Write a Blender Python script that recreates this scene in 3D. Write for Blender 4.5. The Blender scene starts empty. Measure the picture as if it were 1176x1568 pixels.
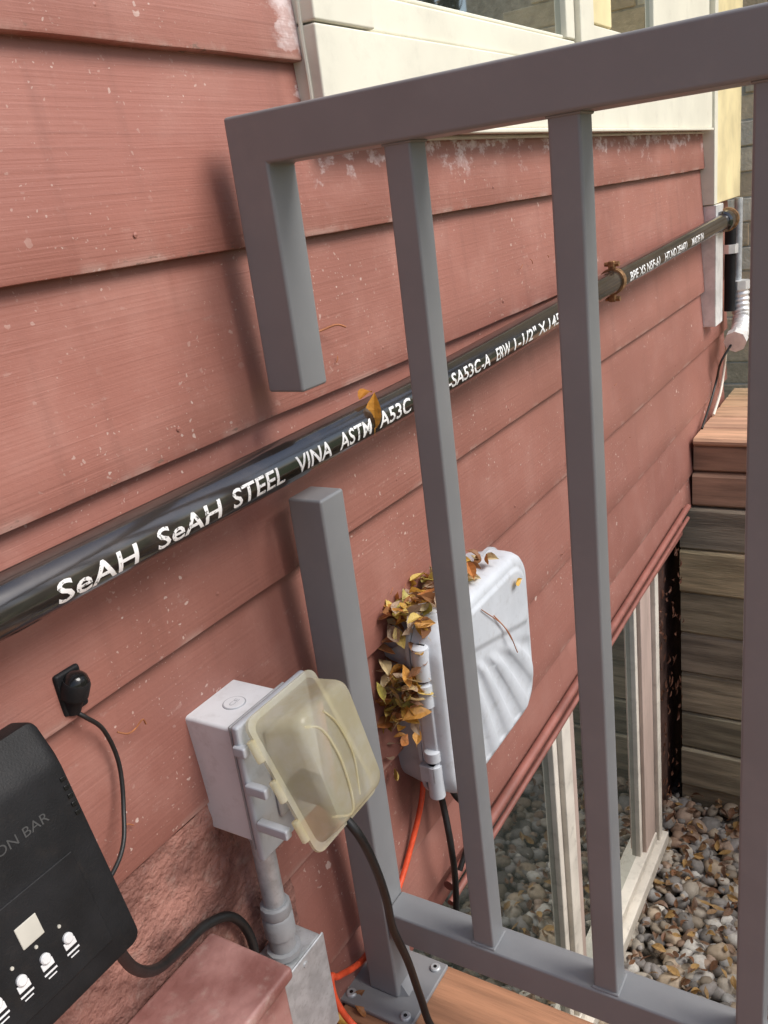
import bpy, bmesh, math, random
import numpy as np
from mathutils import Vector, Matrix, noise as mnoise
random.seed(7); np.random.seed(7)
D=0.66
scene=bpy.context.scene
def Yd(v): return v-D
def V(x,yd,z): return Vector((x,yd-D,z))

# ------------------------------------------------------------ materials
def nt(name):
    m=bpy.data.materials.new(name); m.use_nodes=True
    t=m.node_tree; b=t.nodes['Principled BSDF']
    return m,t,b
def N(t,kind,**kw):
    n=t.nodes.new(kind)
    for k,v in kw.items(): setattr(n,k,v)
    return n
def L(t,a,b): t.links.new(a,b)
def math_(t,op,a,b=None,c=None,clamp=False):
    n=t.nodes.new('ShaderNodeMath'); n.operation=op; n.use_clamp=clamp
    for i,v in enumerate((a,b,c)):
        if v is None: continue
        if isinstance(v,(int,float)): n.inputs[i].default_value=v
        else: t.links.new(v,n.inputs[i])
    return n.outputs[0]
def mixc(t,f,a,b,mode='MIX'):
    n=t.nodes.new('ShaderNodeMix'); n.data_type='RGBA'; n.blend_type=mode
    for s,v in ((0,f),(6,a),(7,b)):
        if isinstance(v,(int,float)): n.inputs[s].default_value=v
        elif isinstance(v,(tuple,list)): n.inputs[s].default_value=(*v[:3],1)
        else: t.links.new(v,n.inputs[s])
    return n.outputs[2]
def coords(t,scale=(1,1,1)):
    tc=N(t,'ShaderNodeTexCoord'); mp=N(t,'ShaderNodeMapping'); mp.inputs['Scale'].default_value=scale
    L(t,tc.outputs['Object'],mp.inputs['Vector']); return mp.outputs[0]
def noise_(t,vec,scale,detail=2,rough=.55):
    n=N(t,'ShaderNodeTexNoise'); n.inputs['Scale'].default_value=scale; n.inputs['Detail'].default_value=detail
    n.inputs['Roughness'].default_value=rough; L(t,vec,n.inputs['Vector']); return n.outputs['Fac']
def ss(t,v,a,b):
    n=N(t,'ShaderNodeMapRange'); n.interpolation_type='SMOOTHSTEP'
    L(t,v,n.inputs[0]); n.inputs[1].default_value=a; n.inputs[2].default_value=b; return n.outputs[0]
def bump_(t,b,h,strength,dist=.001):
    n=N(t,'ShaderNodeBump'); n.inputs['Strength'].default_value=strength; n.inputs['Distance'].default_value=dist
    L(t,h,n.inputs['Height']); L(t,n.outputs[0],b.inputs['Normal']); return n
def M(name,c,rough=.5,metal=0,var=.15,vscale=15,bump=.2,bscale=300,stretch=(1,1,1),spec=.5,attr=False,c2=None,dirt=0,dist=.001,dcol=(.09,.065,.045),ior=None):
    m,t,b=nt(name); v=coords(t,stretch)
    n1=noise_(t,v,vscale,3)
    lo=tuple(x*(1-var) for x in c); hi=tuple(min(1,x*(1+var)) for x in (c2 or c))
    f=ss(t,n1,.3,.7)
    col=mixc(t,f,lo,hi)
    if attr:
        a=N(t,'ShaderNodeVertexColor'); a.layer_name='Col'
        col=mixc(t,1,col,a.outputs[0],'MULTIPLY')
    if dirt>0:
        nd=noise_(t,v,vscale*3.3,5,.7); col=mixc(t,math_(t,'MULTIPLY',ss(t,nd,.5,.75),dirt),col,dcol)
    L(t,col,b.inputs['Base Color'])
    b.inputs['Roughness'].default_value=rough; b.inputs['Metallic'].default_value=metal
    b.inputs['Specular IOR Level'].default_value=spec
    if ior: b.inputs['IOR'].default_value=ior
    if bump>0: bump_(t,b,noise_(t,v,bscale,2),bump,dist)
    return m

def siding_mat():
    m,t,b=nt('painted_siding'); v=coords(t)
    big=noise_(t,v,2.2,2); mid=noise_(t,v,9,5,.65)
    tc=N(t,'ShaderNodeTexCoord'); sx=N(t,'ShaderNodeSeparateXYZ'); L(t,tc.outputs['Object'],sx.inputs[0])
    X,Z=sx.outputs[0],sx.outputs[2]
    col=mixc(t,ss(t,big,.35,.65),(.285,.112,.084),(.35,.142,.108))
    col=mixc(t,math_(t,'MULTIPLY',ss(t,mid,.45,.72),.55),col,(.40,.195,.155))
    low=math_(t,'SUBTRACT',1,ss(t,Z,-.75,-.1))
    col=mixc(t,math_(t,'MULTIPLY',low,.38),col,(.17,.072,.06))  # dimmer light on the lower wall, painted into the siding colour
    st=noise_(t,coords(t,(14,1,1.2)),1.5,4,.6)
    col=mixc(t,math_(t,'MULTIPLY',ss(t,st,.52,.74),.28),col,(.18,.075,.058))
    vs=coords(t,(2.5,3,150)); gr=noise_(t,vs,1.6,3,.6)
    col=mixc(t,math_(t,'MULTIPLY',ss(t,gr,.52,.8),.35),col,(.18,.07,.052))
    row=math_(t,'FLOOR',math_(t,'DIVIDE',math_(t,'ADD',Z,.0285+.192*12),.192))
    wn=N(t,'ShaderNodeTexWhiteNoise'); wn.noise_dimensions='1D'; L(t,row,wn.inputs['W'])
    col=mixc(t,math_(t,'MULTIPLY',wn.outputs['Value'],.16),col,(.42,.21,.17))
    fr=math_(t,'FRACT',math_(t,'DIVIDE',math_(t,'ADD',Z,.0285+.192*12),.192))
    # chalky scuffs
    sc_=noise_(t,coords(t,(1,1,2.2)),30,5,.75)
    col=mixc(t,math_(t,'MULTIPLY',ss(t,sc_,.60,.78),.42),col,(.52,.36,.31))
    edge=math_(t,'MULTIPLY',math_(t,'SUBTRACT',1,ss(t,fr,.0,.06)),ss(t,mid,.48,.6))
    col=mixc(t,math_(t,'MULTIPLY',edge,.4),col,(.48,.35,.30))
    # bare flakes along some butt edges
    flk=noise_(t,coords(t,(1,1,3)),45,4,.7)
    fk=math_(t,'MULTIPLY',math_(t,'SUBTRACT',1,ss(t,fr,.02,.05)),ss(t,math_(t,'ADD',flk,math_(t,'MULTIPLY',big,.25)),.76,.80))
    col=mixc(t,math_(t,'MULTIPLY',fk,.8),col,(.20,.13,.10))
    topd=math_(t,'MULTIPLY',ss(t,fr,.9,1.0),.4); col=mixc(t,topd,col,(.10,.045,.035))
    sp=None
    nd=N(t,'ShaderNodeTexNoise'); nd.inputs['Scale'].default_value=150; nd.inputs['Detail'].default_value=1; L(t,v,nd.inputs['Vector'])
    va=N(t,'ShaderNodeVectorMath'); va.operation='MULTIPLY_ADD'; L(t,nd.outputs['Color'],va.inputs[0]); va.inputs[1].default_value=(.009,.009,.009); L(t,v,va.inputs[2])
    for sc,pw,r,amt in ((42,11,.26,.8),(120,4,.30,.75),(230,3,.30,.6)):
        vo=N(t,'ShaderNodeTexVoronoi'); vo.inputs['Scale'].default_value=sc
        L(t,va.outputs[0],vo.inputs['Vector'])
        se=N(t,'ShaderNodeSeparateColor'); L(t,vo.outputs['Color'],se.inputs[0])
        rad=math_(t,'MULTIPLY',math_(t,'POWER',se.outputs[0],pw),r)
        k=math_(t,'LESS_THAN',vo.outputs['Distance'],rad)
        k=math_(t,'MULTIPLY',k,math_(t,'MULTIPLY',se.outputs[1],amt))
        sp=k if sp is None else math_(t,'MAXIMUM',sp,k)
    n5=noise_(t,v,6.5,3,.6)
    sp=math_(t,'MULTIPLY',sp,ss(t,n5,.42,.60))
    col=mixc(t,sp,col,(.66,.53,.47))
    n3=noise_(t,coords(t,(1,1,1.6)),22,5,.65)
    mb=math_(t,'MULTIPLY',ss(t,Z,-.01,.088),ss(t,X,.9,.93))
    ml=math_(t,'MULTIPLY',ss(t,X,.865,.905),ss(t,Z,.155,.18))
    k1=math_(t,'MULTIPLY',mb,ss(t,math_(t,'ADD',n3,math_(t,'MULTIPLY',mb,.12)),.59,.68))
    k2=math_(t,'MULTIPLY',ml,ss(t,math_(t,'ADD',n3,math_(t,'MULTIPLY',ml,.30)),.60,.68))
    n6=noise_(t,coords(t,(1,1,1)),60,3,.65)
    kk=math_(t,'MULTIPLY',math_(t,'MAXIMUM',k1,k2),math_(t,'ADD',.45,math_(t,'MULTIPLY',ss(t,n6,.4,.6),.45)))
    col=mixc(t,kk,col,(.72,.61,.60))
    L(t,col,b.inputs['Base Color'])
    L(t,math_(t,'ADD',.42,math_(t,'MULTIPLY',mid,.25)),b.inputs['Roughness'])
    h=math_(t,'ADD',gr,math_(t,'MULTIPLY',noise_(t,v,180,2),.35))
    bump_(t,b,h,.5,.0013)
    return m
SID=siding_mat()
STUC=M('painted_stucco',(.21,.087,.068),.75,var=.35,vscale=14,bump=1,bscale=110,dist=.006,dirt=.5,c2=(.29,.14,.11),dcol=(.34,.24,.2))
LEDGE=M('painted_ledge',(.25,.10,.085),.5,var=.2,vscale=12,bump=.6,bscale=90,dist=.002,dirt=.4,c2=(.34,.18,.16),dcol=(.42,.34,.29))
CREAM=M('cream_paint',(.76,.73,.61),.5,var=.05,vscale=6,bump=.25,bscale=60,dirt=.10)
CREAM2=M('cream_paint_yellow_lit',(.82,.70,.40),.5,var=.15,vscale=6,bump=.25,bscale=60,dirt=.1)  # cream paint with the yellow light on it put into the colour
WHITE=M('white_window_frame',(.68,.63,.55),.5,var=.12,vscale=8,bump=.3,bscale=80,dirt=.3)
PINKTRIM=M('brown_pink_trim',(.48,.37,.32),.55,var=.12,vscale=12,bump=.4,bscale=120,dirt=.25,stretch=(1,1,.2))
REDTRIM=M('red_trim',(.25,.095,.075),.5,var=.2,vscale=12,bump=.5,bscale=100,dirt=.35)
GREY=M('grey_powder_coat',(.222,.226,.232),.42,var=.05,vscale=8,bump=.15,bscale=900,dist=.0004,dirt=.08,dcol=(.4,.38,.35))
PIPEM=M('black_steel_pipe',(.008,.008,.009),.14,metal=0,var=.4,vscale=14,bump=.25,bscale=70,c2=(.026,.021,.018),stretch=(.35,1,1),dist=.0008,spec=.6,dirt=.4,dcol=(.10,.08,.065),ior=1.95)
PVC=M('white_pvc',(.66,.68,.70),.5,var=.05,vscale=14,bump=.12,bscale=120,dirt=.22,dcol=(.25,.22,.18))
LIDM=M('grey_white_lid',(.53,.56,.60),.5,var=.06,vscale=14,bump=.15,bscale=120,dirt=.25,dcol=(.2,.18,.15))
PVCG=M('grey_pvc',(.33,.34,.35),.5,var=.1,vscale=14,bump=.2,bscale=200,dirt=.3)
LGREY=M('light_grey_plastic',(.40,.42,.45),.5,var=.06,vscale=10,bump=.1,bscale=200,dirt=.25)
GALV=M('galvanised_steel',(.50,.52,.53),.45,metal=.35,var=.15,vscale=50,bump=.4,bscale=160,dirt=.3,dist=.0006)
ALUM=M('bright_aluminium',(.82,.83,.82),.35,metal=.4,var=.12,vscale=20,bump=.5,bscale=40,dirt=.12,dist=.002)
BLK=M('black_plastic',(.010,.010,.011),.55,var=.3,vscale=20,bump=.3,bscale=600,dirt=.06,spec=.25)
BLKG=M('black_gloss',(.01,.01,.01),.15,var=.2,bump=0)
CABLE=M('black_cable',(.012,.012,.012),.45,var=.3,vscale=50,bump=.2,bscale=200)
ORANGE=M('orange_cable',(.75,.09,.03),.45,var=.2,vscale=50,bump=.1)
BEIGE=M('beige_button',(.48,.46,.40),.5,var=.1,bump=0)
WPRINT=M('white_print',(.65,.65,.65),.5,var=.1,bump=0)
DTEXT=M('dark_grey_print',(.06,.06,.06),.4,var=.1,bump=0)
RUST=M('rusty_brass',(.30,.17,.08),.5,metal=.6,var=.4,vscale=90,bump=.6,bscale=250)
DECK=M('redwood_deck',(.40,.195,.105),.6,var=.3,vscale=6,bump=.6,bscale=60,stretch=(6,.5,6),dirt=.25,dist=.0015)
NEWWOOD=M('new_redwood',(.45,.29,.20),.65,var=.3,vscale=6,bump=.6,bscale=60,stretch=(5,.5,5),dirt=.3,dist=.0015,attr=True)
OLDWOOD=M('weathered_timber',(.48,.42,.31),.8,var=.35,vscale=5,bump=.8,bscale=40,stretch=(5,.6,7),dirt=.3,dist=.004,attr=True)
SOIL=M('soil_and_grass',(.12,.10,.06),.9,var=.5,vscale=4,bump=1,bscale=30,c2=(.10,.14,.05),dist=.02)
GRAVBASE=M('gravel_bed',(.13,.105,.08),.9,var=.4,vscale=30,bump=1,bscale=60,dist=.01)
STONE=M('gravel_stone',(.95,.93,.90),.7,var=.2,vscale=60,bump=.4,bscale=250,attr=True)
BRICKM=M('masonry_block',(1,1,1),.8,var=.2,vscale=25,bump=.8,bscale=90,attr=True,dist=.004)
MORTAR=M('mortar',(.55,.5,.41),.9,var=.2,vscale=25,bump=.8,bscale=90,dist=.004)
CONC=M('foundation_dark',(.12,.065,.05),.8,var=.4,vscale=10,bump=1,bscale=60,dist=.004)
BARK=M('bark',(.10,.075,.055),.85,var=.3,vscale=12,bump=.8,bscale=50)
NEEDLE=M('dry_needle',(.35,.13,.05),.7,var=.3,bump=0)

def leaf_mat():
    m,t,b=nt('autumn_leaf'); a=N(t,'ShaderNodeVertexColor'); a.layer_name='Col'
    v=coords(t); n=noise_(t,v,120,3)
    col=mixc(t,math_(t,'MULTIPLY',ss(t,n,.5,.75),.6),a.outputs[0],(.16,.07,.02))
    L(t,col,b.inputs['Base Color']); b.inputs['Roughness'].default_value=.5
    tr=N(t,'ShaderNodeBsdfTranslucent'); L(t,col,tr.inputs[0])
    mx=N(t,'ShaderNodeMixShader'); mx.inputs[0].default_value=.3
    L(t,b.outputs[0],mx.inputs[1]); L(t,tr.outputs[0],mx.inputs[2]); L(t,mx.outputs[0],t.nodes['Material Output'].inputs[0])
    return m
LEAF=leaf_mat()
def glass_mat(name,ior,add):
    m,t,b=nt(name); b.inputs['Base Color'].default_value=(.035,.04,.035,1); b.inputs['Roughness'].default_value=.03
    g=N(t,'ShaderNodeBsdfGlossy'); g.inputs['Roughness'].default_value=.02; g.inputs[0].default_value=(.88,.93,.90,1)
    v=coords(t); bm=N(t,'ShaderNodeBump'); bm.inputs['Strength'].default_value=.02; bm.inputs['Distance'].default_value=.01
    L(t,noise_(t,v,3,2),bm.inputs['Height']); L(t,bm.outputs[0],g.inputs['Normal'])
    lw=N(t,'ShaderNodeFresnel'); lw.inputs[0].default_value=ior
    f=math_(t,'ADD',lw.outputs[0],add,clamp=True)
    mx=N(t,'ShaderNodeMixShader'); L(t,f,mx.inputs[0]); L(t,b.outputs[0],mx.inputs[1]); L(t,g.outputs[0],mx.inputs[2])
    L(t,mx.outputs[0],t.nodes['Material Output'].inputs[0]); return m
GLASS=glass_mat('window_glass',2.4,.3)
GLASSB=glass_mat('basement_window_glass',1.7,.14)
def poly_mat():
    m,t,b=nt('yellowed_polycarbonate'); v=coords(t)
    col=mixc(t,ss(t,noise_(t,v,25,4),.35,.7),(.80,.74,.50),(.88,.86,.72))
    L(t,col,b.inputs['Base Color']); b.inputs['Roughness'].default_value=.16
    bump_(t,b,noise_(t,v,70,2),.2,.001)
    tl=N(t,'ShaderNodeBsdfTranslucent'); L(t,col,tl.inputs[0])
    tr=N(t,'ShaderNodeBsdfTransparent'); tr.inputs[0].default_value=(.97,.95,.86,1)
    m1=N(t,'ShaderNodeMixShader'); m1.inputs[0].default_value=.4; L(t,b.outputs[0],m1.inputs[1]); L(t,tl.outputs[0],m1.inputs[2])
    m2=N(t,'ShaderNodeMixShader'); m2.inputs[0].default_value=.48; L(t,m1.outputs[0],m2.inputs[1]); L(t,tr.outputs[0],m2.inputs[2])
    L(t,m2.outputs[0],t.nodes['Material Output'].inputs[0]); return m
POLY=poly_mat()
def print_mat():
    m,t,b=nt('worn_white_stencil'); v=coords(t)
    n=noise_(t,v,230,5,.75)
    col=mixc(t,ss(t,n,.55,.64),(.84,.84,.83),(.06,.055,.05)); L(t,col,b.inputs['Base Color']); b.inputs['Roughness'].default_value=.6
    return m
STENCIL=print_mat()

# ------------------------------------------------------------ mesh helpers
def empty(name):
    e=bpy.data.objects.new(name,None); scene.collection.objects.link(e); return e
def mk(name,verts,faces,mat,parent=None,smooth=False,cols=None,bevel=0,seg=2):
    me=bpy.data.meshes.new(name); me.from_pydata([tuple(v) for v in verts],[],faces); me.update()
    if mat: me.materials.append(mat)
    if cols is not None:
        ca=me.color_attributes.new('Col','FLOAT_COLOR','POINT')
        arr=np.ones((len(verts),4),dtype=np.float32); arr[:,:3]=np.array(cols,dtype=np.float32); ca.data.foreach_set('color',arr.ravel())
    o=bpy.data.objects.new(name,me); scene.collection.objects.link(o)
    if parent: o.parent=parent
    if smooth:
        for p in me.polygons: p.use_smooth=True
    if bevel>0:
        bv=o.modifiers.new('bevel','BEVEL'); bv.width=bevel; bv.segments=seg; bv.limit_method='ANGLE'
        for p in me.polygons: p.use_smooth=True
        w=o.modifiers.new('wn','WEIGHTED_NORMAL'); w.keep_sharp=True
    return o
BF=[(0,3,2,1),(4,5,6,7),(0,1,5,4),(1,2,6,5),(2,3,7,6),(3,0,4,7)]
def bv(x0,x1,y0,y1,z0,z1): return [(x0,y0,z0),(x1,y0,z0),(x1,y1,z0),(x0,y1,z0),(x0,y0,z1),(x1,y0,z1),(x1,y1,z1),(x0,y1,z1)]
def box(name,x0,x1,y0,y1,z0,z1,mat,parent=None,bevel=.002,seg=2,col=None):
    return mk(name,bv(x0,x1,y0,y1,z0,z1),BF,mat,parent,bevel=bevel,seg=seg,cols=[col]*8 if col else None)
class Acc:
    def __init__(s): s.v=[];s.f=[];s.c=[]
    def add(s,vs,fs,c=(1,1,1)):
        n=len(s.v); s.v+= [tuple(p) for p in vs]; s.f+=[tuple(i+n for i in f) for f in fs]; s.c+=[c]*len(vs)
    def out(s,name,mat,parent=None,**k): return mk(name,s.v,s.f,mat,parent,cols=s.c,**k)
def smoothpath(pts,n=10):
    pts=[Vector(p) for p in pts]; P=[pts[0]*2-pts[1]]+pts+[pts[-1]*2-pts[-2]]; out=[]
    for i in range(1,len(P)-2):
        for k in range(n):
            u=k/n; a,b,c,d=P[i-1],P[i],P[i+1],P[i+2]
            out.append(.5*((2*b)+(c-a)*u+(2*a-5*b+4*c-d)*u*u+(3*b-a-3*c+d)*u**3))
    out.append(pts[-1]); return out
def tube_geo(path,rad,seg=16,cap=True):
    vs=[];fs=[]; n=len(path); up=None
    for i,p in enumerate(path):
        t=(path[min(i+1,n-1)]-path[max(i-1,0)]).normalized()
        if up is None:
            up=Vector((0,0,1)) if abs(t.z)<.9 else Vector((1,0,0))
        s=t.cross(up).normalized(); up=s.cross(t).normalized()
        r=rad[i] if isinstance(rad,(list,tuple)) else rad
        for k in range(seg):
            a=2*math.pi*k/seg; vs.append(p+s*(math.cos(a)*r)+up*(math.sin(a)*r))
    for i in range(n-1):
        for k in range(seg):
            a=i*seg+k;b=i*seg+(k+1)%seg; fs.append((a,b,b+seg,a+seg))
    if cap: fs.append(tuple(range(seg-1,-1,-1))); fs.append(tuple((n-1)*seg+k for k in range(seg)))
    return vs,fs
def autosmooth(o,ang=40):
    me=o.data
    for p in me.polygons: p.use_smooth=True
    me.set_sharp_from_angle(angle=math.radians(ang))
def tube(name,pts,rad,mat,parent=None,seg=16,smooth=True,n=10):
    path=smoothpath(pts,n) if smooth else [Vector(p) for p in pts]
    vs,fs=tube_geo(path,rad,seg); o=mk(name,vs,fs,mat,parent); autosmooth(o); return o
def lathe(name,axis_pts,rads,mat,parent=None,seg=32):
    p=[Vector(q) for q in axis_pts]; t=(p[-1]-p[0]).normalized(); up=Vector((0,0,1)) if abs(t.z)<.9 else Vector((1,0,0)); s=t.cross(up).normalized(); up=s.cross(t)
    vs=[];fs=[]
    for q,r in zip(p,rads):
        for k in range(seg):
            a=2*math.pi*k/seg; vs.append(q+s*math.cos(a)*r+up*math.sin(a)*r)
    for i in range(len(p)-1):
        for k in range(seg):
            a=i*seg+k;b=i*seg+(k+1)%seg; fs.append((a,b,b+seg,a+seg))
    fs.append(tuple(range(seg-1,-1,-1))); fs.append(tuple((len(p)-1)*seg+k for k in range(seg)))
    o=mk(name,vs,fs,mat,parent); autosmooth(o,35); return o
def rrect(w,h,r,n=6):
    out=[]
    for cx,cy,a0 in ((w/2-r,h/2-r,0),(-w/2+r,h/2-r,90),(-w/2+r,-h/2+r,180),(w/2-r,-h/2+r,270)):
        for k in range(n+1):
            a=math.radians(a0+90*k/n); out.append((cx+r*math.cos(a),cy+r*math.sin(a)))
    return out
def resample(pl,n):
    P=[Vector((a,b)) for a,b in pl]; P.append(P[0]); ds=[0]
    for a,b in zip(P[:-1],P[1:]): ds.append(ds[-1]+(b-a).length)
    out=[];j=0
    for i in range(n):
        s=ds[-1]*i/n
        while ds[j+1]<s: j+=1
        u=(s-ds[j])/max(1e-9,ds[j+1]-ds[j]); q=P[j].lerp(P[j+1],u); out.append((q.x,q.y))
    return out
def loft(name,secs,mat,parent=None,cap0=True,cap1=True,ang=35):
    n=len(secs[0]); vs=[p for s in secs for p in s]; fs=[]
    for i in range(len(secs)-1):
        for k in range(n):
            a=i*n+k;b=i*n+(k+1)%n; fs.append((a,b,b+n,a+n))
    if cap0: fs.append(tuple(range(n-1,-1,-1)))
    if cap1: fs.append(tuple((len(secs)-1)*n+k for k in range(n)))
    o=mk(name,vs,fs,mat,parent)
    bm=bmesh.new(); bm.from_mesh(o.data); bmesh.ops.recalc_face_normals(bm,faces=bm.faces); bm.to_mesh(o.data); bm.free()
    autosmooth(o,ang); return o
def text_bm(s,cuts=0,off=0):
    cu=bpy.data.curves.new('t','FONT'); cu.body=s; cu.size=1; cu.resolution_u=3; cu.offset=off
    o=bpy.data.objects.new('t',cu); scene.collection.objects.link(o); bpy.context.view_layer.update()
    me=bpy.data.meshes.new_from_object(o.evaluated_get(bpy.context.evaluated_depsgraph_get()))
    bpy.data.objects.remove(o); bm=bmesh.new(); bm.from_mesh(me)
    for i in range(cuts):
        y=-.25+1.1*(i+.5)/cuts
        bmesh.ops.bisect_plane(bm,geom=bm.verts[:]+bm.edges[:]+bm.faces[:],plane_co=(0,y,0),plane_no=(0,1,0))
    bmesh.ops.remove_doubles(bm,verts=bm.verts,dist=1e-5)
    return bm
def text_map(name,s,fn,mat,parent,cuts=0,off=0):
    bm=text_bm(s,cuts,off); xs=[v.co.x for v in bm.verts]; x0,x1=min(xs),max(xs)
    for v in bm.verts: v.co=fn((v.co.x-x0)/(x1-x0),v.co.y/.7)
    me=bpy.data.meshes.new(name); bm.to_mesh(me); bm.free(); me.materials.append(mat)
    o=bpy.data.objects.new(name,me); scene.collection.objects.link(o); o.parent=parent; return o

# ------------------------------------------------------------ house
house=empty('house')
EX=.192; E0=-.0285
def siding():
    a=Acc()
    for k in range(-6,9):
        zb=E0+k*EX; zt=zb+EX+.004
        if k==-6: zb=-1.105
        X0,X1=-1.5,3.45
        if k<=-4: X0=.60
        n=int((X1-X0)/.03); ring=[]
        prof=[(0.0,-.001),(0.0,-.0135),(.0008,-.0158),(.003,-.0165),(.05,-.0135),(.11,-.0085),(1,-.002)]
        for i in range(n+1):
            x=X0+(X1-X0)*i/n
            w=mnoise.noise(Vector((x*1.7,k*7.3,0)))*.0018+mnoise.noise(Vector((x*11,k*7.3,0)))*.0009; w2=mnoise.noise(Vector((x*2.3,k*3.1,9)))*.0018
            for j,(dz,y) in enumerate(prof):
                z=zb+dz if dz<1 else zt
                wz=w if j<4 else 0
                ring.append((x,y+(w2 if 0<j<6 else 0),z+wz))
        m=len(prof); fs=[]
        for i in range(n):
            for j in range(m-1):
                q=i*m+j; fs.append((q,q+m,q+m+1,q+1))
        fs.append(tuple(range(m))); fs.append(tuple(n*m+j for j in range(m-1,-1,-1)))
        a.add(ring,[f[::-1] for f in fs])
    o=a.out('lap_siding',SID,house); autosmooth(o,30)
siding()
box('wall_core',-1.5,3.45,.0,.2,-1.105,1.9,CONC,house,0)
def stucco():
    nx,nz=220,60; vs=[];fs=[]
    X0,X1,Z0,Z1=-1.5,.66,-1.07,-.606
    for i in range(nx+1):
        for j in range(nz+1):
            x=X0+(X1-X0)*i/nx; z=Z0+(Z1-Z0)*j/nz
            d=mnoise.fractal(Vector((x*26,z*26,0)),1,2,4)*.004
            vs.append((x,-.0130+d if i<nx else 0.0,z))
    for i in range(nx):
        for j in range(nz):
            q=i*(nz+1)+j; fs.append((q,q+nz+1,q+nz+2,q+1))
    mk('stucco_foundation',vs,fs,STUC,house,smooth=True)
stucco()
T0=-.040
box('window_sill_board',.926,3.05,T0,.0,.088,.200,CREAM,house,.003)
box('window_casing_left',.926,1.058,T0-.001,.0,.202,1.8,CREAM,house,.003)
box('window_sash_bottom',1.061,1.835,-.031,.0,.202,.246,CREAM,house,.004)
box('window_sash_left',1.061,1.15,-.0305,.0,.248,1.8,CREAM,house,.004)
box('window_bead_bottom',1.152,1.788,-.024,.0,.248,.254,CREAM,house,.002)
box('window_glass',1.15,1.79,-.0195,.0,.254,1.8,GLASS,house,0)
box('window_sash_right',1.79,1.836,-.0315,.0,.248,1.8,CREAM,house,.003)
box('window_mullion',1.839,1.92,T0-.003,.0,.202,1.8,CREAM,house,.003)
box('door_panel_bottom',1.924,3.05,-.029,.0,.202,.285,CREAM,house,.003)
box('sidelight_stile_left',1.924,2.08,-.0295,.0,.287,1.8,CREAM2,house,.003)
box('sidelight_glass',2.08,2.42,-.0195,.0,.287,1.8,GLASS,house,0)
box('sidelight_stile_right',2.42,3.05,-.0305,.0,.287,1.8,CREAM,house,.003)
box('sill_lip',.93,3.04,-.047,-.032,.080,.0875,CREAM,house,.002)
tube('caulk_bead_left',[(.9265,-.020,.095),(.9255,-.022,.13),(.9265,-.020,.2),(.926,-.022,.3),(.926,-.020,.5)],.0028,CREAM,house,8)
tube('caulk_bead_bottom',[(.93,-.016,.077),(1.3,-.014,.078),(1.9,-.016,.0775),(2.5,-.014,.078),(3.04,-.015,.0775)],.0032,WHITE,house,8)
box('corner_board',3.10,3.5,-.045,.02,-.14,1.9,CREAM2,house,.004)
box('corner_flashing',3.06,3.17,-.052,.0,-.53,-.142,ALUM,house,.003)
box('corner_strip',3.055,3.098,-.047,.0,-.14,1.9,CREAM,house,.003)
box('foundation_wall',.6,3.45,.075,.25,-2.6,-1.105,CONC,house,0)
box('window_head_board',.82,2.78,-.006,.08,-1.175,-1.107,REDTRIM,house,.003)
tube('painted_conduit',[(1.0,-.03,-1.112),(1.5,-.03,-1.10),(2.1,-.028,-1.085),(2.75,-.03,-1.06)],.0095,REDTRIM,house)
tube('painted_conduit_thin',[(1.0,-.03,-1.150),(1.6,-.03,-1.135),(2.75,-.03,-1.10)],.006,REDTRIM,house)
box('basement_glass_near',.84,1.64,.045,.055,-2.2,-1.177,GLASSB,house,0)
box('basement_glass_far',1.76,2.34,.045,.055,-2.2,-1.177,GLASSB,house,0)
for i,(a,b,y,mm) in enumerate(((1.635,1.662,.030,WHITE),(1.664,1.72,.016,WHITE),(1.722,1.765,.024,PINKTRIM))):
    box('basement_mullion_%d'%i,a,b,y,.07,-2.2,-1.177,mm,house,.003)
for i,(a,b,y,mm) in enumerate(((2.32,2.345,.030,WHITE),(2.347,2.46,.018,PINKTRIM),(2.462,2.50,.004,WHITE))):
    box('basement_jamb_%d'%i,a,b,y,.07,-2.22,-1.177,mm,house,.003)
box('basement_sill',.82,2.52,-.012,.07,-2.25,-2.202,WHITE,house,.004)
box('basement_sill_step',.82,2.46,.012,.07,-2.20,-2.165,WHITE,house,.004)
nl=Acc()
for k in range(-5,5):
    for i in range(12):
        x=-.2+.406*i+.03*random.random(); z=E0+k*EX+.03+random.uniform(-.003,.003)
        if k<=-4 and x<.62: continue
        y=-.0153; vs=[(x,y-.0009,z)]+[(x+.0026*math.cos(a*math.pi/5),y,z+.0026*math.sin(a*math.pi/5)) for a in range(10)]
        nl.add(vs,[(0,1+(a+1)%10,1+a) for a in range(10)])
nl.out('siding_nails',SID,house)

ledge=empty('painted_ledge_box')
box('ledge_body',-1.5,.498,Yd(.533),-.0165,-1.068,-.768,LEDGE,ledge,.004)
box('ledge_cap',-1.5,.506,Yd(.526),-.0164,-.766,-.75,LEDGE,ledge,.005,3)

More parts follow.
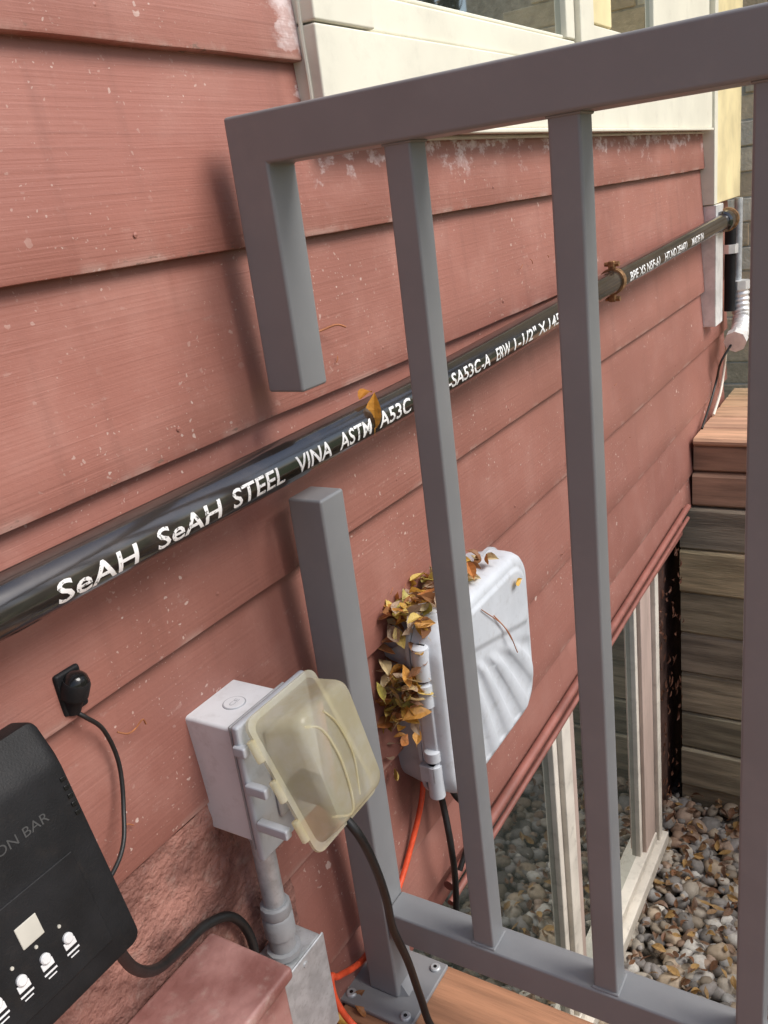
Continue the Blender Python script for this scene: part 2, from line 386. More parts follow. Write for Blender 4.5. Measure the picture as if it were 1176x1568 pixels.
# ------------------------------------------------------------ pipe
gas=empty('steel_gas_pipe')
pts=[V(-.6,.592,-.262),V(.2,.594,-.257),V(.7,.595,-.2555),V(1.1,.596,-.2505),V(1.67,.596,-.232),V(2.4,.596,-.213),V(3.10,.596,-.197)]
PR=.0245
path=smoothpath(pts,14)
vs,fs=tube_geo(path,PR,48); o=mk('pipe_body',vs,fs,PIPEM,gas); autosmooth(o,50)
def pz(x):
    for a,b in zip(path[:-1],path[1:]):
        if a.x<=x<=b.x:
            u=(x-a.x)/(b.x-a.x); return a.y+(b.y-a.y)*u, a.z+(b.z-a.z)*u
    return path[-1].y,path[-1].z
def pipetext(s,x0,x1,h=.021,el=0.0,i=0):
    def fn(u,v):
        x=x0+(x1-x0)*u; cy,cz=pz(x); th=el+(v-.5)*h/PR
        r=PR+.00025
        return Vector((x,cy-math.cos(th)*r,cz+math.sin(th)*r))
    text_map('stencil_%d'%i,s,fn,STENCIL,gas,14,.014)
for i,(s,a,b,e) in enumerate((('SeAH',.383,.470,-.14),('SeAH',.4937,.580,-.1),('STEEL',.598,.683,-.06),('VINA',.705,.773,-.04),('ASTM',.79,.860,-.02),('A53C',.880,.960,-.0),('-SA53C-A',1.07,1.215,.0),('ERW',1.238,1.292,.0),('1-1/2" X.145',1.31,1.52,.0),
    ('BPE XS NSF-61',1.97,2.22,.0),('HT.NO 2E4471',2.27,2.5,.0),('MADE IN',2.56,2.7,.0))):
    pipetext(s,a,b,.0195,e,i)
lathe('end_coupling',[(3.085,Yd(.596),-.1975),(3.09,Yd(.596),-.1973),(3.15,Yd(.596),-.196),(3.155,Yd(.596),-.196)],[.026,.033,.033,.028],PIPEM,gas)
lathe('end_ring',[(3.156,Yd(.596),-.196),(3.16,Yd(.596),-.196),(3.175,Yd(.596),-.1957),(3.18,Yd(.596),-.1957)],[.03,.038,.038,.03],RUST,gas)
hang=empty('pipe_hanger')
cx=1.915; cy,cz=pz(cx)
vsr=[];fsr=[]
for k in range(33):
    an=2*math.pi*k/32
    for (dx,r) in ((-.01,.0245),(-.01,.0285),(.01,.0285),(.01,.0245)):
        vsr.append((cx+dx,cy+math.cos(an)*r,cz+math.sin(an)*r))
for k in range(32):
    for j in range(4): q=k*4; fsr.append((q+j,q+(j+1)%4,q+4+(j+1)%4,q+4+j))
o=mk('ring',vsr,fsr,RUST,hang); autosmooth(o,30)
for sgn,nm in ((1,'upper'),(-1,'lower')):
    box('%s_lug'%nm,cx-.008,cx+.008,cy-.007,cy+.007,cz+sgn*.0275-(0 if sgn>0 else .016),cz+sgn*.0275+(.016 if sgn>0 else 0),RUST,hang,.002)
    lathe('%s_bolt'%nm,[(cx,cy-.016,cz+sgn*.037),(cx,cy-.008,cz+sgn*.037),(cx,cy+.016,cz+sgn*.037)],[.006,.006,.005],RUST,hang,6)
lathe('rod',[(cx,cy+.028,cz),(cx,-.004,cz)],[.006,.006],RUST,hang,12)
lathe('flange',[(cx,-.02,cz),(cx,-.008,cz)],[.018,.02],RUST,hang,20)

# ------------------------------------------------------------ railing
rail=empty('metal_railing')
XF=.735; W=.047
prof=[(Yd(.618),-.183),(Yd(.570),-.183),(Yd(.570),.0486),(-2.4,.0486),(-2.4,.0975),(Yd(.618),.0975)]
vs=[(XF,y,z) for y,z in prof]+[(XF+W,y,z) for y,z in prof]; n=6
fs=[tuple(range(n)),tuple(range(2*n-1,n-1,-1))]+[((k+1)%n,k,k+n,(k+1)%n+n) for k in range(n)]
o=mk('top_rail_and_post',vs,fs,GREY,rail,bevel=.0035,seg=3)
bm=bmesh.new(); bm.from_mesh(o.data); bmesh.ops.recalc_face_normals(bm,faces=bm.faces); bm.to_mesh(o.data); bm.free()
box('post_lower',XF,XF+W,Yd(.570),Yd(.618),-1.062,-.308,GREY,rail,.0035,3)
box('bottom_rail',XF+.001,XF+W-.001,-2.4,Yd(.570),-.953,-.906,GREY,rail,.003,3)
k=0; y=.411
while y>-1.65:
    box('baluster_%d'%k,XF+.006,XF+.006+.031,Yd(y),Yd(y)+.0285,-.907,.0495,GREY,rail,.0028,3)
    box('weld_%d'%k,XF+.0035,XF+.006+.0335,Yd(y)-.0025,Yd(y)+.031,-.907,-.9035,GREY,rail,.002,2)
    box('weld_top_%d'%k,XF+.0045,XF+.006+.0325,Yd(y)-.0015,Yd(y)+.030,.0465,.0495,GREY,rail,.0015,2)
    y-=.1585; k+=1
mk('foot_gusset',[(XF+.004,Yd(.572),-1.0615),(XF+.043,Yd(.572),-1.0615),(XF+.010,Yd(.558),-1.0615),(XF+.037,Yd(.558),-1.0615),(XF+.012,Yd(.572),-1.045),(XF+.035,Yd(.572),-1.045)],[(2,3,5,4),(0,2,4),(1,5,3)],GREY,rail)
box('end_post',XF,XF+W,-2.447,-2.4,-1.062,.0975,GREY,rail,.0035,3)
box('base_plate',.700,.817,Yd(.532),Yd(.650),-1.0695,-1.062,GREY,rail,.002)
box('base_plate_far',.700,.817,-2.48,-2.365,-1.0695,-1.062,GREY,rail,.002)
for i,(bx,by) in enumerate(((.714,.636),(.714,.546),(.803,.636),(.803,.546))):
    lathe('bolt_%d'%i,[(bx,Yd(by),-1.062),(bx,Yd(by),-1.0595),(bx,Yd(by),-1.058)],[.0075,.0075,.006],GALV,rail,20)
    lathe('bolt_socket_%d'%i,[(bx,Yd(by),-1.058),(bx,Yd(by),-1.0577)],[.003,.003],BLKG,rail,6)

# ------------------------------------------------------------ deck
deck=empty('wood_deck')
x=.822;i=0
while x>-1.4:
    box('board_%d'%i,x-.138,x,-2.6,-.018,-1.108,-1.07,DECK,deck,.004); x-=.143;i+=1
box('fascia',.79,.80,-2.6,-.02,-1.30,-1.11,DECK,deck,.003)
for i,yy in enumerate((-.15,-1.2,-2.4)): box('joist_post_%d'%i,.70,.785,yy-.045,yy+.045,-2.3,-1.109,DECK,deck,.004)

# ------------------------------------------------------------ outlet box + cover
ob=empty('outdoor_outlet')
box('box_body',.546,.63,Yd(.578),-.003,-.640,-.494,PVC,ob,.004,3)
box('box_lip',.5435,.6325,Yd(.5825),Yd(.577),-.6425,-.4915,PVC,ob,.002,2)
lathe('knockout_ring',[(.588,Yd(.617),-.4942),(.588,Yd(.617),-.4932)],[.0135,.0128],LGREY,ob,32)
lathe('knockout_inner',[(.588,Yd(.617),-.4933),(.588,Yd(.617),-.4928)],[.0118,.0115],PVC,ob,32)
text_map('emboss','CE',lambda u,v: V(.581+.014*u,.617+.006*(.5-v),-.4926),LGREY,ob)
box('gasket',.542,.636,Yd(.5860),Yd(.583),-.646,-.488,PVCG,ob,.001)
box('cover_plate',.538,.660,Yd(.579),Yd(.5695),-.655,-.484,LGREY,ob,.003,2)
box('receptacle',.573,.625,Yd(.5697),Yd(.563),-.62,-.51,PVCG,ob,.004)
A=Vector((1,0,0)); B=Vector((0,.4186,.908)); Nn=Vector((0,-.908,.4186)); O=V(.604,.534,-.5545)
def dsec(w,h,r,dt,db,cb=0,ca=0):
    out=[]
    for a_,b_ in rrect(w,h,r,6):
        f=(b_+h/2)/h; d=db+(dt-db)*f
        out.append(O+A*(a_+ca)+B*(b_+cb)+Nn*d)
    return out
secs=[dsec(.118,.160,.012,0,0),dsec(.120,.162,.012,.002,.002),dsec(.119,.161,.012,.005,.005),dsec(.106,.148,.012,.006,.006),dsec(.104,.145,.012,.012,.010),
      dsec(.094,.132,.014,.048,.028),dsec(.090,.127,.014,.055,.034),dsec(.083,.119,.014,.059,.038),dsec(.074,.109,.014,.060,.039)]
loft('bubble_cover',secs,POLY,ob,cap0=False)
def rib(pts,r,nm): tube(nm,[O+A*a_+B*b_+Nn*d for a_,b_,d in pts],r,POLY,ob,8)
rib([(-.040,-.050,.030),(-.018,-.058,.0385),(-.010,-.01,.050),(-.018,.035,.057),(-.038,.052,.057)],.0014,'rib_1')
rib([(.000,-.052,.039),(.010,-.01,.0495),(.004,.03,.057),(-.008,.052,.060)],.0012,'rib_2')
for i in range(3):
    bb=.048-.048*i
    c0=O+A*(-.061)+B*(bb)+Nn*.001
    lathe('hinge_%d'%i,[c0+B*.013,c0+B*.012,c0-B*.012,c0-B*.013],[.003,.0045,.0045,.003],POLY,ob,16)
    box('hinge_lug_%d'%i,.534,.544,Yd(.578-.006*i),Yd(.562-.018*i),-.505-.046*i-.012,-.505-.046*i,LGREY,ob,.002)
lathe('plug',[V(.600,.563,-.59),V(.600,.540,-.592),V(.602,.522,-.60),V(.602,.505,-.618)],[.016,.017,.012,.006],CABLE,ob,20)
tube('cord',[V(.602,.507,-.615),V(.605,.487,-.645),V(.622,.486,-.70),V(.645,.495,-.77),V(.665,.507,-.84),V(.690,.51,-.92),V(.708,.512,-1.0),V(.712,.50,-1.06),V(.70,.44,-1.064),V(.62,.30,-1.064)],.0052,CABLE,ob)
cd=empty('electrical_conduit')
def stack(nm,pr,mat,x=.583,yd=.614,seg=32): lathe(nm,[V(x,yd,z) for z,_ in pr],[r for _,r in pr],mat,cd,seg)
stack('top_adapter',[(-.6405,.018),(-.652,.018),(-.654,.015),(-.668,.0145)],PVCG)
stack('pipe',[(-.66,.0132),(-.80,.0132)],GALV)
stack('coupling',[(-.766,.016),(-.768,.0185),(-.779,.0195),(-.783,.0175),(-.786,.0195),(-.812,.0195),(-.815,.0165),(-.833,.0165),(-.834,.0215),(-.842,.0215)],PVCG,seg=12)
box('junction_box',.545,.625,Yd(.590),-.0165,-.99,-.845,GALV,cd,.003)
box('junction_box_lid',.543,.627,Yd(.5865),Yd(.590),-.992,-.843,GALV,cd,.002)
lathe('lid_screw',[V(.585,.5866,-.855),V(.585,.585,-.855)],[.004,.0035],GALV,cd,16)

# ------------------------------------------------------------ big weatherproof box
wb=empty('weatherproof_connection_box')
CX,CZ=1.095,-.725; BW,BH=.325,.305
def rr3(w,h,r,yd,n=8,cz=CZ): return [V(CX+a_,yd,cz+b_) for a_,b_ in rrect(w,h,r,n)]
loft('base_shell',[rr3(BW-.02,BH-.02,.04,.658),rr3(BW-.02,BH-.02,.04,.652),rr3(BW-.006,BH-.006,.045,.612),rr3(BW+.006,BH+.006,.047,.610),rr3(BW+.006,BH+.006,.047,.604)],LGREY,wb)
def sstep(v,a,b):
    u=max(0,min(1,(v-a)/(b-a))); return u*u*(3-2*u)
def lid():
    ol=resample(rrect(BW+.004,BH+.004,.055,10),260); rings=[]
    R=[1,1,.995,.975,.95,.92]+[.9-.016*i for i in range(55)]
    dep=[0,.020,.032,.042,.0465,.048]+[.049]*55
    for r,d in zip(R,dep):
        row=[]
        for a_,b_ in ol:
            x,z=a_*r,b_*r
            dd=d
            ang=math.atan2(z-.22,x+.16); rad=math.hypot(x+.16,z-.22)
            w=sstep(.035-z-x*.25,0,.03)*sstep(.93-r,0,.05)
            ph=math.sin(ang*44+rad*10)
            dd+=w*.0036*(abs(ph)**.7*(1 if ph>0 else -1))
            s=sstep(z+x*.25,.045,.06)*sstep(.88-r,0,.05); dd+=s*.004
            row.append(V(CX+x,.603-dd,CZ+z))
        rings.append(row)
    loft('lid',rings,LIDM,wb,ang=75)
lid()
for i,(z0,z1) in enumerate(((-.86,-.80),(-.795,-.775),(-.70,-.66),(-.655,-.60))):
    lathe('hinge_%d'%i,[V(.930,.585,z0),V(.930,.585,z0+.002),V(.930,.585,z1-.002),V(.930,.585,z1)],[.009,.0125,.0125,.009],LIDM,wb,20)
box('hinge_leaf',.928,.94,Yd(.575),Yd(.600),-.865,-.60,LIDM,wb,.004)
box('latch',.918,.936,Yd(.578),Yd(.606),-.83,-.80,LGREY,wb,.003)
tube('black_lead_a',[V(.985,.62,-.87),V(.99,.615,-.93),V(.975,.60,-1.0),V(.99,.61,-1.10),V(1.0,.63,-1.25)],.0055,CABLE,wb)
tube('black_lead_b',[V(1.01,.62,-.87),V(1.02,.61,-.93),V(1.045,.60,-.98),V(1.04,.605,-1.04),V(1.01,.61,-1.08)],.0048,CABLE,wb)
tube('orange_lead',[V(.965,.63,-.865),V(.95,.63,-.90),V(.92,.635,-.95),V(.86,.635,-1.0),V(.76,.633,-1.03),V(.69,.63,-1.0),V(.672,.63,-.985),V(.664,.62,-1.02),V(.668,.59,-1.062),V(.66,.50,-1.064),V(.6,.36,-1.064)],.0045,ORANGE,wb)

# ------------------------------------------------------------ timer box
tb=empty('outdoor_power_timer')
P0=V(.364,.55,-.584); UL=Vector((-1,0,0)); VU=Vector((0,.0485,.1875)).normalized(); NF=VU.cross(Vector((1,0,0))).normalized()
if NF.y>0: NF=-NF
def TP(l,v,d=0): return P0+UL*l+VU*v+NF*d
TWd,TH=.26,.222
def tsec(ins,d,topcut=0,r=.010):
    out=[]
    for a_,b_ in rrect(TWd-2*ins,TH-2*ins-topcut,r,6): out.append(TP(TWd/2-a_*1.0,TH/2+b_-topcut/2,d))
    return out
loft('case',[tsec(.004,-.052),tsec(0,-.048),tsec(0,-.020),tsec(.001,-.016),tsec(.002,-.006,.022),tsec(.004,-.001,.030),tsec(.008,0,.034)],BLK,tb,ang=25)
def tbox(nm,l0,l1,v0,v1,d0,d1,mat,bevel=.0008):
    vs=[TP(l1,v0,d0),TP(l0,v0,d0),TP(l0,v0,d1),TP(l1,v0,d1),TP(l1,v1,d0),TP(l0,v1,d0),TP(l0,v1,d1),TP(l1,v1,d1)]
    o=mk(nm,vs,BF,mat,tb,bevel=bevel); 
    bm=bmesh.new(); bm.from_mesh(o.data); bmesh.ops.recalc_face_normals(bm,faces=bm.faces); bm.to_mesh(o.data); bm.free()
tbox('control_panel',.028,.16,.022,.112,-.001,.0012,BLK,.003)
tbox('photo_window',.076,.096,.072,.091,.001,.0025,BEIGE,.001)
for i in range(4):
    l=.062+.0225*i
    c=TP(l,.054,.0012)
    lathe('button_%d'%i,[c,c+NF*.002,c+NF*.003],[.0045,.0045,.0035],WPRINT,tb,16)
    tbox('button_bar_%d'%i,l-.0055,l+.0055,.0455,.0515,.001,.002,WPRINT,.0004)
    tbox('label_%d'%i,l-.006,l+.006,.041,.0425,.001,.0016,WPRINT,0)
    tbox('label_b%d'%i,l-.004,l+.004,.0375,.0385,.001,.0016,WPRINT,0)
    c=TP(l+.002,.067,.0012)
    lathe('led_%d'%i,[c,c+NF*.001],[.0016,.0014],BEIGE,tb,12)
text_map('lettering','POWER STATION BAR',lambda u,v: TP(.168-.135*u,.146+.0085*v,.0004),DTEXT,tb)
for i in range(5):
    tbox('vent_%d'%i,.006,.011,.134+.008*i,.138+.008*i,-.006,.0012,BLKG,.0005)
tube('power_cord',[TP(.02,.01,-.02),V(.375,.60,-.655),V(.41,.618,-.70),V(.455,.632,-.722),V(.50,.640,-.735),V(.535,.636,-.755),V(.548,.628,-.80),V(.535,.62,-.87)],.0056,CABLE,tb)
tube('mount_stem',[V(.25,.60,-.56),V(.25,.62,-.66),V(.25,.62,-.755)],.008,BLK,tb)

sn=empty('photocell_sensor')
c=V(.419,.64,-.385)
dv=Vector((.15,-.35,.9)).normalized()
box('bracket',.405,.433,-.019,-.012,-.405,-.362,BLK,sn,.003)
lathe('barrel',[c-dv*.022,c-dv*.02,c-dv*.004,c-dv*.002,c+dv*.010,c+dv*.014],[.006,.009,.010,.0135,.0135,.012],BLK,sn,24)
lathe('lens',[c+dv*.0135,c+dv*.018,c+dv*.021,c+dv*.022],[.0115,.010,.006,.001],BLKG,sn,24)
tube('wire',[c-dv*.02,V(.424,.64,-.415),V(.440,.642,-.44),V(.445,.640,-.48),V(.43,.63,-.52),V(.40,.61,-.545),V(.34,.59,-.555)],.0022,CABLE,sn)

# ------------------------------------------------------------ leaves
LC=[(.70,.42,.08),(.60,.30,.07),(.50,.20,.06),(.36,.17,.07),(.70,.52,.15),(.48,.42,.10),(.28,.13,.06),(.72,.58,.32),(.55,.42,.30)]
def leaf(acc,p,size,rot=None,col=None,normal=None):
    if rot is None: rot=Matrix.Rotation(random.uniform(0,6.28),3,'Z')@Matrix.Rotation(random.gauss(0,.5),3,'X')@Matrix.Rotation(random.gauss(0,.5),3,'Y')
    col=col or random.choice(LC); cu=random.uniform(-1.6,1.6); fo=random.uniform(.1,.8); tw=random.uniform(-1,1)
    prof=[(0,.02),(.12,.13),(.3,.22),(.5,.24),(.7,.18),(.87,.08),(1,.0)]
    vs=[];fs=[]
    for i,(t_,w) in enumerate(prof):
        z=cu*.5*(t_-.5)**2
        for s in (-1,0,1): vs.append(Vector((t_-.5,s*w*random.uniform(.85,1.1),z+abs(s)*w*fo+s*w*tw*(t_-.5))))
    for i in range(6):
        for j in range(2): q=i*3+j; fs.append((q,q+3,q+4,q+1))
    n=len(vs); vs+= [Vector((-.5,.012,0)),Vector((-.5,-.012,0)),Vector((-.75,0,.05))]; fs.append((n,n+1,n+2))
    k=random.uniform(.75,1.15)
    acc.add([Vector(p)+rot@(v*size) for v in vs],fs,tuple(c*k for c in col))
la=Acc()
for i in range(130):
    x=.895+abs(random.gauss(0,.055)); yd=random.uniform(.580,.645)
    top=-.585 if x>.945 else -.60-(.945-x)*1.3-random.uniform(0,.07)
    leaf(la,V(x,yd,top+random.uniform(-.004,.034)),random.uniform(.018,.046))
for i in range(100):
    x=random.uniform(.92,1.16); yd=random.uniform(.570,.645)
    leaf(la,V(x,yd,-.570+random.uniform(0,.026)),random.uniform(.018,.038))
for i in range(22):
    leaf(la,V(.900+random.uniform(-.012,.014),random.uniform(.595,.645),-.66-abs(random.gauss(0,.07))),random.uniform(.018,.038))
leaf(la,V(1.19,.546,-.612),.026,rot=Matrix.Rotation(1.4,3,'X'),col=LC[0]); 
for i in range(7): leaf(la,V(random.uniform(.60,.80),random.uniform(.60,.64),-1.062),random.uniform(.02,.035))
la.out('fallen_leaves',LEAF)
lb=Acc()
leaf(lb,V(.872,.572,-.238),.044,rot=Matrix.Rotation(.3,3,'Z')@Matrix.Rotation(-1.25,3,'Y'),col=(.70,.32,.04))
leaf(lb,V(.880,.586,-.217),.034,rot=Matrix.Rotation(.1,3,'Z')@Matrix.Rotation(.2,3,'X'),col=(.65,.27,.03))
lb.out('leaf_on_pipe',LEAF)
tw=empty('dry_twigs')
tube('twig_on_wall',[V(.872,.645,-.142),V(.885,.64,-.140),V(.90,.63,-.137),V(.912,.625,-.142)],.0014,NEEDLE,tw,6)
tube('twig_curl',[V(.455,.644,-.452),V(.463,.64,-.458),V(.475,.643,-.461),V(.484,.64,-.455),V(.489,.643,-.464)],.0009,NEEDLE,tw,6)
tube('needle_a',[V(1.10,.548,-.63),V(1.14,.544,-.68),V(1.165,.543,-.73)],.0009,NEEDLE,tw,6)
tube('needle_b',[V(1.06,.548,-.60),V(1.12,.545,-.655),V(1.15,.543,-.70)],.0008,NEEDLE,tw,6)
for i in range(16):
    x=random.uniform(.4,2.2); z=random.choice([E0+k*EX+.012 for k in (-1,-3,-4)]) +random.uniform(0,.15)
    a=random.uniform(-1,1); l=random.uniform(.008,.022)
    tube('needle_w%d'%i,[(x,-.0175,z),(x+l*.5*math.cos(a),-.0185,z+l*.5*math.sin(a)+.001),(x+l*math.cos(a),-.0172,z+l*math.sin(a))],.0006,NEEDLE,tw,5,n=3)

# ------------------------------------------------------------ window well
well=empty('timber_retaining_wall')
def timber(acc,x0,x1,y0,y1,z0,z1,c):
    n=6; vs=[];fs=[]
    e=.008
    if (y1-y0)>(x1-x0):
        prof=[(x0+e,z0),(x1-e,z0),(x1,z0+e),(x1,z1-e),(x1-e,z1),(x0+e,z1),(x0,z1-e),(x0,z0+e)]
        for i in range(n+1):
            y=y0+(y1-y0)*i/n; jx=random.uniform(-.003,.003)
            vs+=[(px+jx,y,pz_+random.uniform(-.001,.001)) for px,pz_ in prof]
    else:
        prof=[(y0+e,z0),(y1-e,z0),(y1,z0+e),(y1,z1-e),(y1-e,z1),(y0+e,z1),(y0,z1-e),(y0,z0+e)]
        for i in range(n+1):
            x=x0+(x1-x0)*i/n; vs+=[(x,py,pz_) for py,pz_ in prof]
    for i in range(n):
        for k in range(8): q=i*8+k; w=i*8+(k+1)%8; fs.append((q,w,w+8,q+8))
    fs.append(tuple(range(8))); fs.append(tuple(n*8+k for k in range(7,-1,-1)))
    acc.add(vs,fs,c)
a=Acc()
z=-1.105
ci=0
while z>-2.4:
    h=random.choice((.155,.165,.17)) ; s=random.choice((.75,.85,.95,1.1,1.2)); c=(s*random.uniform(.95,1.08),s,s*random.uniform(.85,1.0))
    if ci==0: c=(.66,.64,.62)
    if ci==1: c=(1.3,1.17,.92)
    j=random.uniform(-.006,.006)+(-.012 if ci==1 else 0)
    timber(a,2.85+j,3.0,-1.3,.02,z-h+.004,z,c)
    timber(a,.86,2.83,-1.36,-1.21+j,z-h+.004,z,c)
    z-=h; ci+=1
a.out('old_timbers',OLDWOOD,well)
b=Acc()
timber(b,2.86,3.02,-1.3,-.02,-1.098,-.985,(.95,.9,.85)); timber(b,2.875,3.02,-1.3,-.02,-.98,-.889,(.8,.75,.7))
timber(b,2.862,3.0,-1.3,-.022,-.887,-.862,(1.25,1.15,1.05)) 
for i in range(4): timber(b,3.006+.145*i,3.146+.145*i,-1.3,-.022,-.887,-.862,(1.2,1.1+.05*i,1.05))
b.out('new_timber_step',NEWWOOD,well)
lw_=Acc()
for i in range(110):
    leaf(lw_,(random.uniform(2.54,2.84),random.uniform(.0,.06),random.uniform(-2.25,-1.15)),random.uniform(.02,.04),rot=Matrix.Rotation(1.57,3,'X')@Matrix.Rotation(random.uniform(0,6),3,'Z'),col=(.16,.07,.045))
lw_.out('dry_vine',LEAF)

# gravel
def ico(sub):
    bm=bmesh.new(); bmesh.ops.create_icosphere(bm,subdivisions=sub,radius=1); v=np.array([x.co[:] for x in bm.verts]); f=np.array([[q.index for q in p.verts] for p in bm.faces]); bm.free(); return v,f
iv,iff=ico(2)
variants=[]
for s in range(8):
    w=iv.copy()
    for i,p in enumerate(iv):
        w[i]=p*(1+.28*mnoise.noise(Vector(p)*1.1+Vector((s*5,0,0)))+.10*mnoise.noise(Vector(p)*2.6+Vector((0,s*5,0))))
    variants.append(w)
VS=[];FS=[];CS=[];off=0
pal=np.array([(.52,.46,.38),(.30,.28,.26),(.62,.57,.49),(.46,.34,.26),(.22,.20,.18),(.40,.37,.35),(.56,.45,.33),(.76,.73,.67),(.36,.30,.23),(.40,.27,.19),(.5,.49,.47)])
def stone(x,y,z,s):
    global off
    w=variants[random.randrange(8)]*np.array([s,s*random.uniform(.65,1),s*random.uniform(.45,.75)])
    R=np.array((Matrix.Rotation(random.uniform(0,6.28),3,'Z')@Matrix.Rotation(random.gauss(0,.35),3,'X')@Matrix.Rotation(random.gauss(0,.35),3,'Y')))
    w=w@R.T+np.array([x,y,z]); VS.append(w); FS.append(iff+off); off+=len(w)
    c=pal[random.randrange(len(pal))]*random.uniform(.75,1.1); CS.append(np.repeat(c[None],len(w),0))
for i in range(4000):
    x=random.uniform(.86,2.85); y=random.uniform(-1.2,.06); s=random.choice((.012,.017,.021,.026,.034))*random.uniform(.8,1.2)
    stone(x,y,-2.325+random.uniform(0,.028),s)
va=np.concatenate(VS);fa=np.concatenate(FS);ca_=np.concatenate(CS)
me=bpy.data.meshes.new('gravel'); me.vertices.add(len(va)); me.vertices.foreach_set('co',va.ravel()); me.loops.add(fa.size); me.loops.foreach_set('vertex_index',fa.ravel().astype(np.int32))
me.polygons.add(len(fa)); me.polygons.foreach_set('loop_start',np.arange(0,fa.size,3,dtype=np.int32)); me.polygons.foreach_set('use_smooth',np.ones(len(fa),dtype=bool)); me.update(calc_edges=True); me.validate()
cc=me.color_attributes.new('Col','FLOAT_COLOR','POINT'); arr=np.ones((len(va),4),dtype=np.float32); arr[:,:3]=ca_; cc.data.foreach_set('color',arr.ravel())
me.materials.append(STONE); g=bpy.data.objects.new('gravel',me); scene.collection.objects.link(g)
gl=Acc()
for i in range(560):
    x=random.uniform(1.2,2.84); y=random.uniform(-.9,.05)
    if random.random()<.5: y=random.gauss(-.12,.10)
    leaf(gl,(x,y,-2.284+random.uniform(0,.018)),random.uniform(.02,.05),col=random.choice([(.3,.15,.08),(.22,.11,.06),(.38,.24,.13),(.55,.34,.13),(.28,.17,.11)]))
gl.out('leaf_litter',LEAF)
mk('gravel_bed',[(.79,-1.37,-2.335),(3.1,-1.37,-2.335),(3.1,.3,-2.335),(.79,.3,-2.335)],[(0,1,2,3)],GRAVBASE)
G=300; hx0,hx1,hy0,hy1=.80,2.9,-1.3,0.3; zg=-1.22
gv=[(-G,-G,zg),(G,-G,zg),(G,hy0,zg),(-G,hy0,zg),(-G,hy1,zg),(hx0,hy0,zg),(hx0,hy1,zg),(hx1,hy0,zg),(hx1,hy1,zg),(G,hy1,zg),(G,G,zg),(-G,G,zg)]
mk('ground',gv,[(0,1,2,7,5,3),(3,5,6,4),(7,2,9,8),(4,6,8,9,10,11)],SOIL)

br=Acc(); z=-1.3; r=0
bc=[(.90,.72,.48),(.80,.62,.40),(.94,.80,.58),(.72,.57,.38),(.96,.85,.66)]
while z<2.0:
    y=-.9-(.0 if r%2 else .13); h=.095
    while y<.9:
        wd=random.uniform(.2,.3); j=random.uniform(-.006,.01); cI=random.choice(bc); s=random.uniform(.85,1.05)
        br.add(bv(3.9+j,4.05,y,y+wd-.008,z,z+h-.007),BF,tuple(q*s for q in cI)); y+=wd
    z+=h; r+=1
sw=br.out('stone_block_wall',BRICKM,bevel=.004)
box('mortar_backing',3.908,4.06,-1.2,.95,-1.3,2.0,MORTAR,sw,0)

mp=empty('meter_piping')
tube('riser',[V(3.33,.615,-.20),V(3.33,.615,-.35),V(3.33,.615,-.52)],.019,BLK,mp)
tube('grey_conduit',[V(3.39,.60,-.14),V(3.39,.60,-.35),V(3.39,.60,-.50)],.014,GALV,mp)
# corrugated silver elbow
ep=smoothpath([V(3.37,.59,-.44),V(3.37,.585,-.50),V(3.345,.575,-.555),V(3.28,.57,-.585),V(3.21,.57,-.60)],12)
vs,fs=tube_geo(ep,[.030+.0028*math.sin(i*1.5) for i in range(len(ep))],24); o=mk('silver_elbow',vs,fs,ALUM,mp); autosmooth(o,60)
lathe('elbow_nut',[V(3.225,.57,-.598),V(3.19,.57,-.606)],[.038,.038],ALUM,mp,8)
lathe('elbow_collar',[V(3.37,.59,-.42),V(3.37,.59,-.45)],[.036,.036],ALUM,mp,8)
lathe('riser_union',[V(3.33,.615,-.29),V(3.33,.615,-.32)],[.027,.027],ALUM,mp,8)
tube('beige_wire',[V(3.24,.60,-.60),V(3.30,.62,-.66),V(3.32,.63,-.73),V(3.26,.63,-.80),V(3.14,.63,-.855)],.005,WHITE,mp)
tube('black_cord',[V(3.20,.58,-.61),V(3.16,.61,-.67),V(3.19,.63,-.74),V(3.12,.635,-.80),V(2.98,.635,-.86)],.004,CABLE,mp)

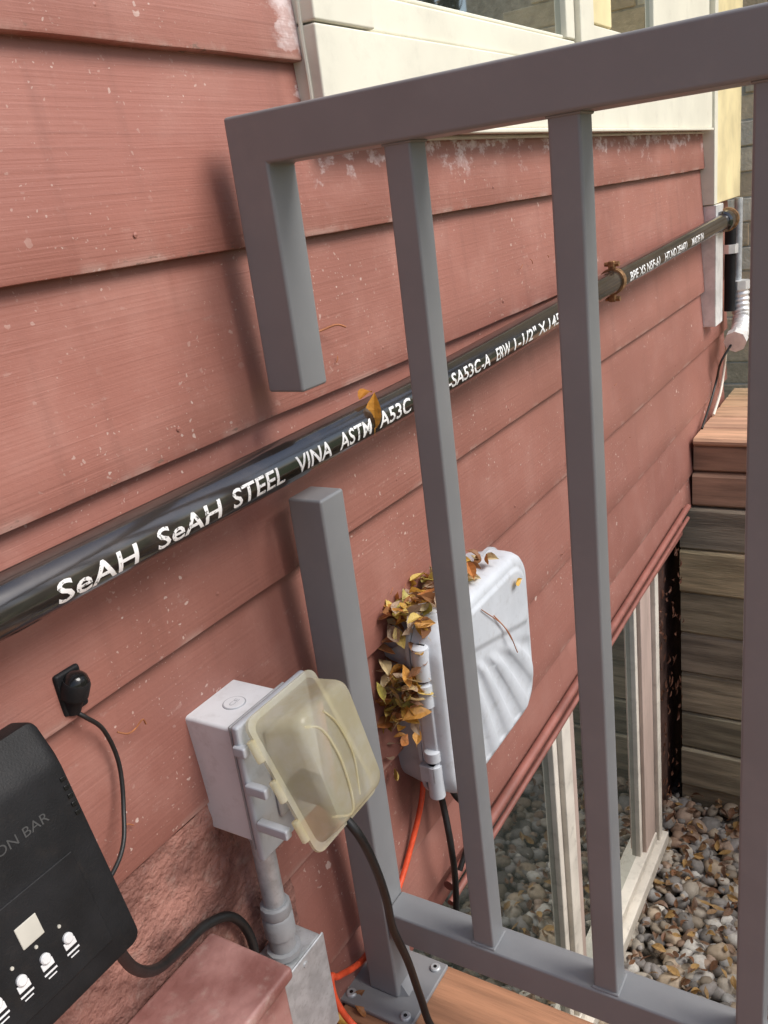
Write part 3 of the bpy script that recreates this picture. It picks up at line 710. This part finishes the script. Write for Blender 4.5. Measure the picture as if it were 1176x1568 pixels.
def tree(px,py,h,seed):
    rnd=random.Random(seed); a=Acc(); lv=Acc()
    def br_(p,d,l,r,dep):
        n=4; path=[p]; dd=d.copy()
        for i in range(n):
            dd=(dd+Vector((rnd.gauss(0,.12),rnd.gauss(0,.12),rnd.gauss(0,.06)))).normalized(); path.append(path[-1]+dd*l/n)
        vs,fs=tube_geo(path,[r*(1-.13*i) for i in range(n+1)],6,False); a.add(vs,fs)
        if dep==0:
            for k in range(7):
                q=path[-1]+Vector((rnd.gauss(0,.25),rnd.gauss(0,.25),rnd.gauss(0,.2)))
                leaf(lv,q,rnd.uniform(.08,.14),col=rnd.choice(((.30,.20,.05),(.12,.13,.03),(.4,.22,.04))))
            return
        for k in range(rnd.choice((3,4))):
            nd=(dd+Vector((rnd.gauss(0,.55),rnd.gauss(0,.55),rnd.uniform(0,.5)))).normalized()
            br_(path[-1-(k%3)],nd,l*.68,r*.55,dep-1)
    br_(Vector((px,py,-1.25)),Vector((0,0,1)),h*.36,h*.02,4)
    e=empty('bare_tree'); a.out('trunk_and_branches',BARK,e,smooth=True); lv.out('foliage',LEAF,e)
tree(9.5,-4.6,7,1); tree(13,-5.2,8,2); tree(16,-8,9,3)

# ------------------------------------------------------------ light
sd=Vector((.14,-.66,.76)).normalized()
ld=bpy.data.lights.new('sun','SUN'); ld.energy=3.2; ld.angle=math.radians(32); ld.color=(1,.985,.955)
lo=bpy.data.objects.new('sun',ld); scene.collection.objects.link(lo); lo.rotation_mode='QUATERNION'; lo.rotation_quaternion=sd.to_track_quat('Z','Y')
w=bpy.data.worlds.new('World'); scene.world=w; w.use_nodes=True; t=w.node_tree
sk=t.nodes.new('ShaderNodeTexSky'); sk.sky_type='NISHITA'; sk.sun_disc=False; sk.sun_elevation=math.asin(sd.z); sk.sun_rotation=math.atan2(sd.x,sd.y); sk.dust_density=3
t.links.new(sk.outputs[0],t.nodes['Background'].inputs[0]); t.nodes['Background'].inputs[1].default_value=.15

# ------------------------------------------------------------ camera
Xv=Vector((862,589,-1325)).normalized(); Zt=Vector((-478,3736,1325)); Zv=(Zt-Xv*Zt.dot(Xv)).normalized(); Yv=Zv.cross(Xv)
cam=bpy.data.cameras.new('camera'); co=bpy.data.objects.new('camera',cam); scene.collection.objects.link(co)
R=Matrix((Xv,Yv,Zv)).to_4x4(); co.matrix_world=Matrix.Translation((0,-D,0))@R
cam.sensor_fit='HORIZONTAL'; cam.sensor_width=36; cam.lens=36*1325/1176; cam.clip_start=.01; cam.clip_end=1000
scene.camera=co
scene.view_settings.view_transform='Standard'; scene.view_settings.look='None'; scene.view_settings.exposure=0
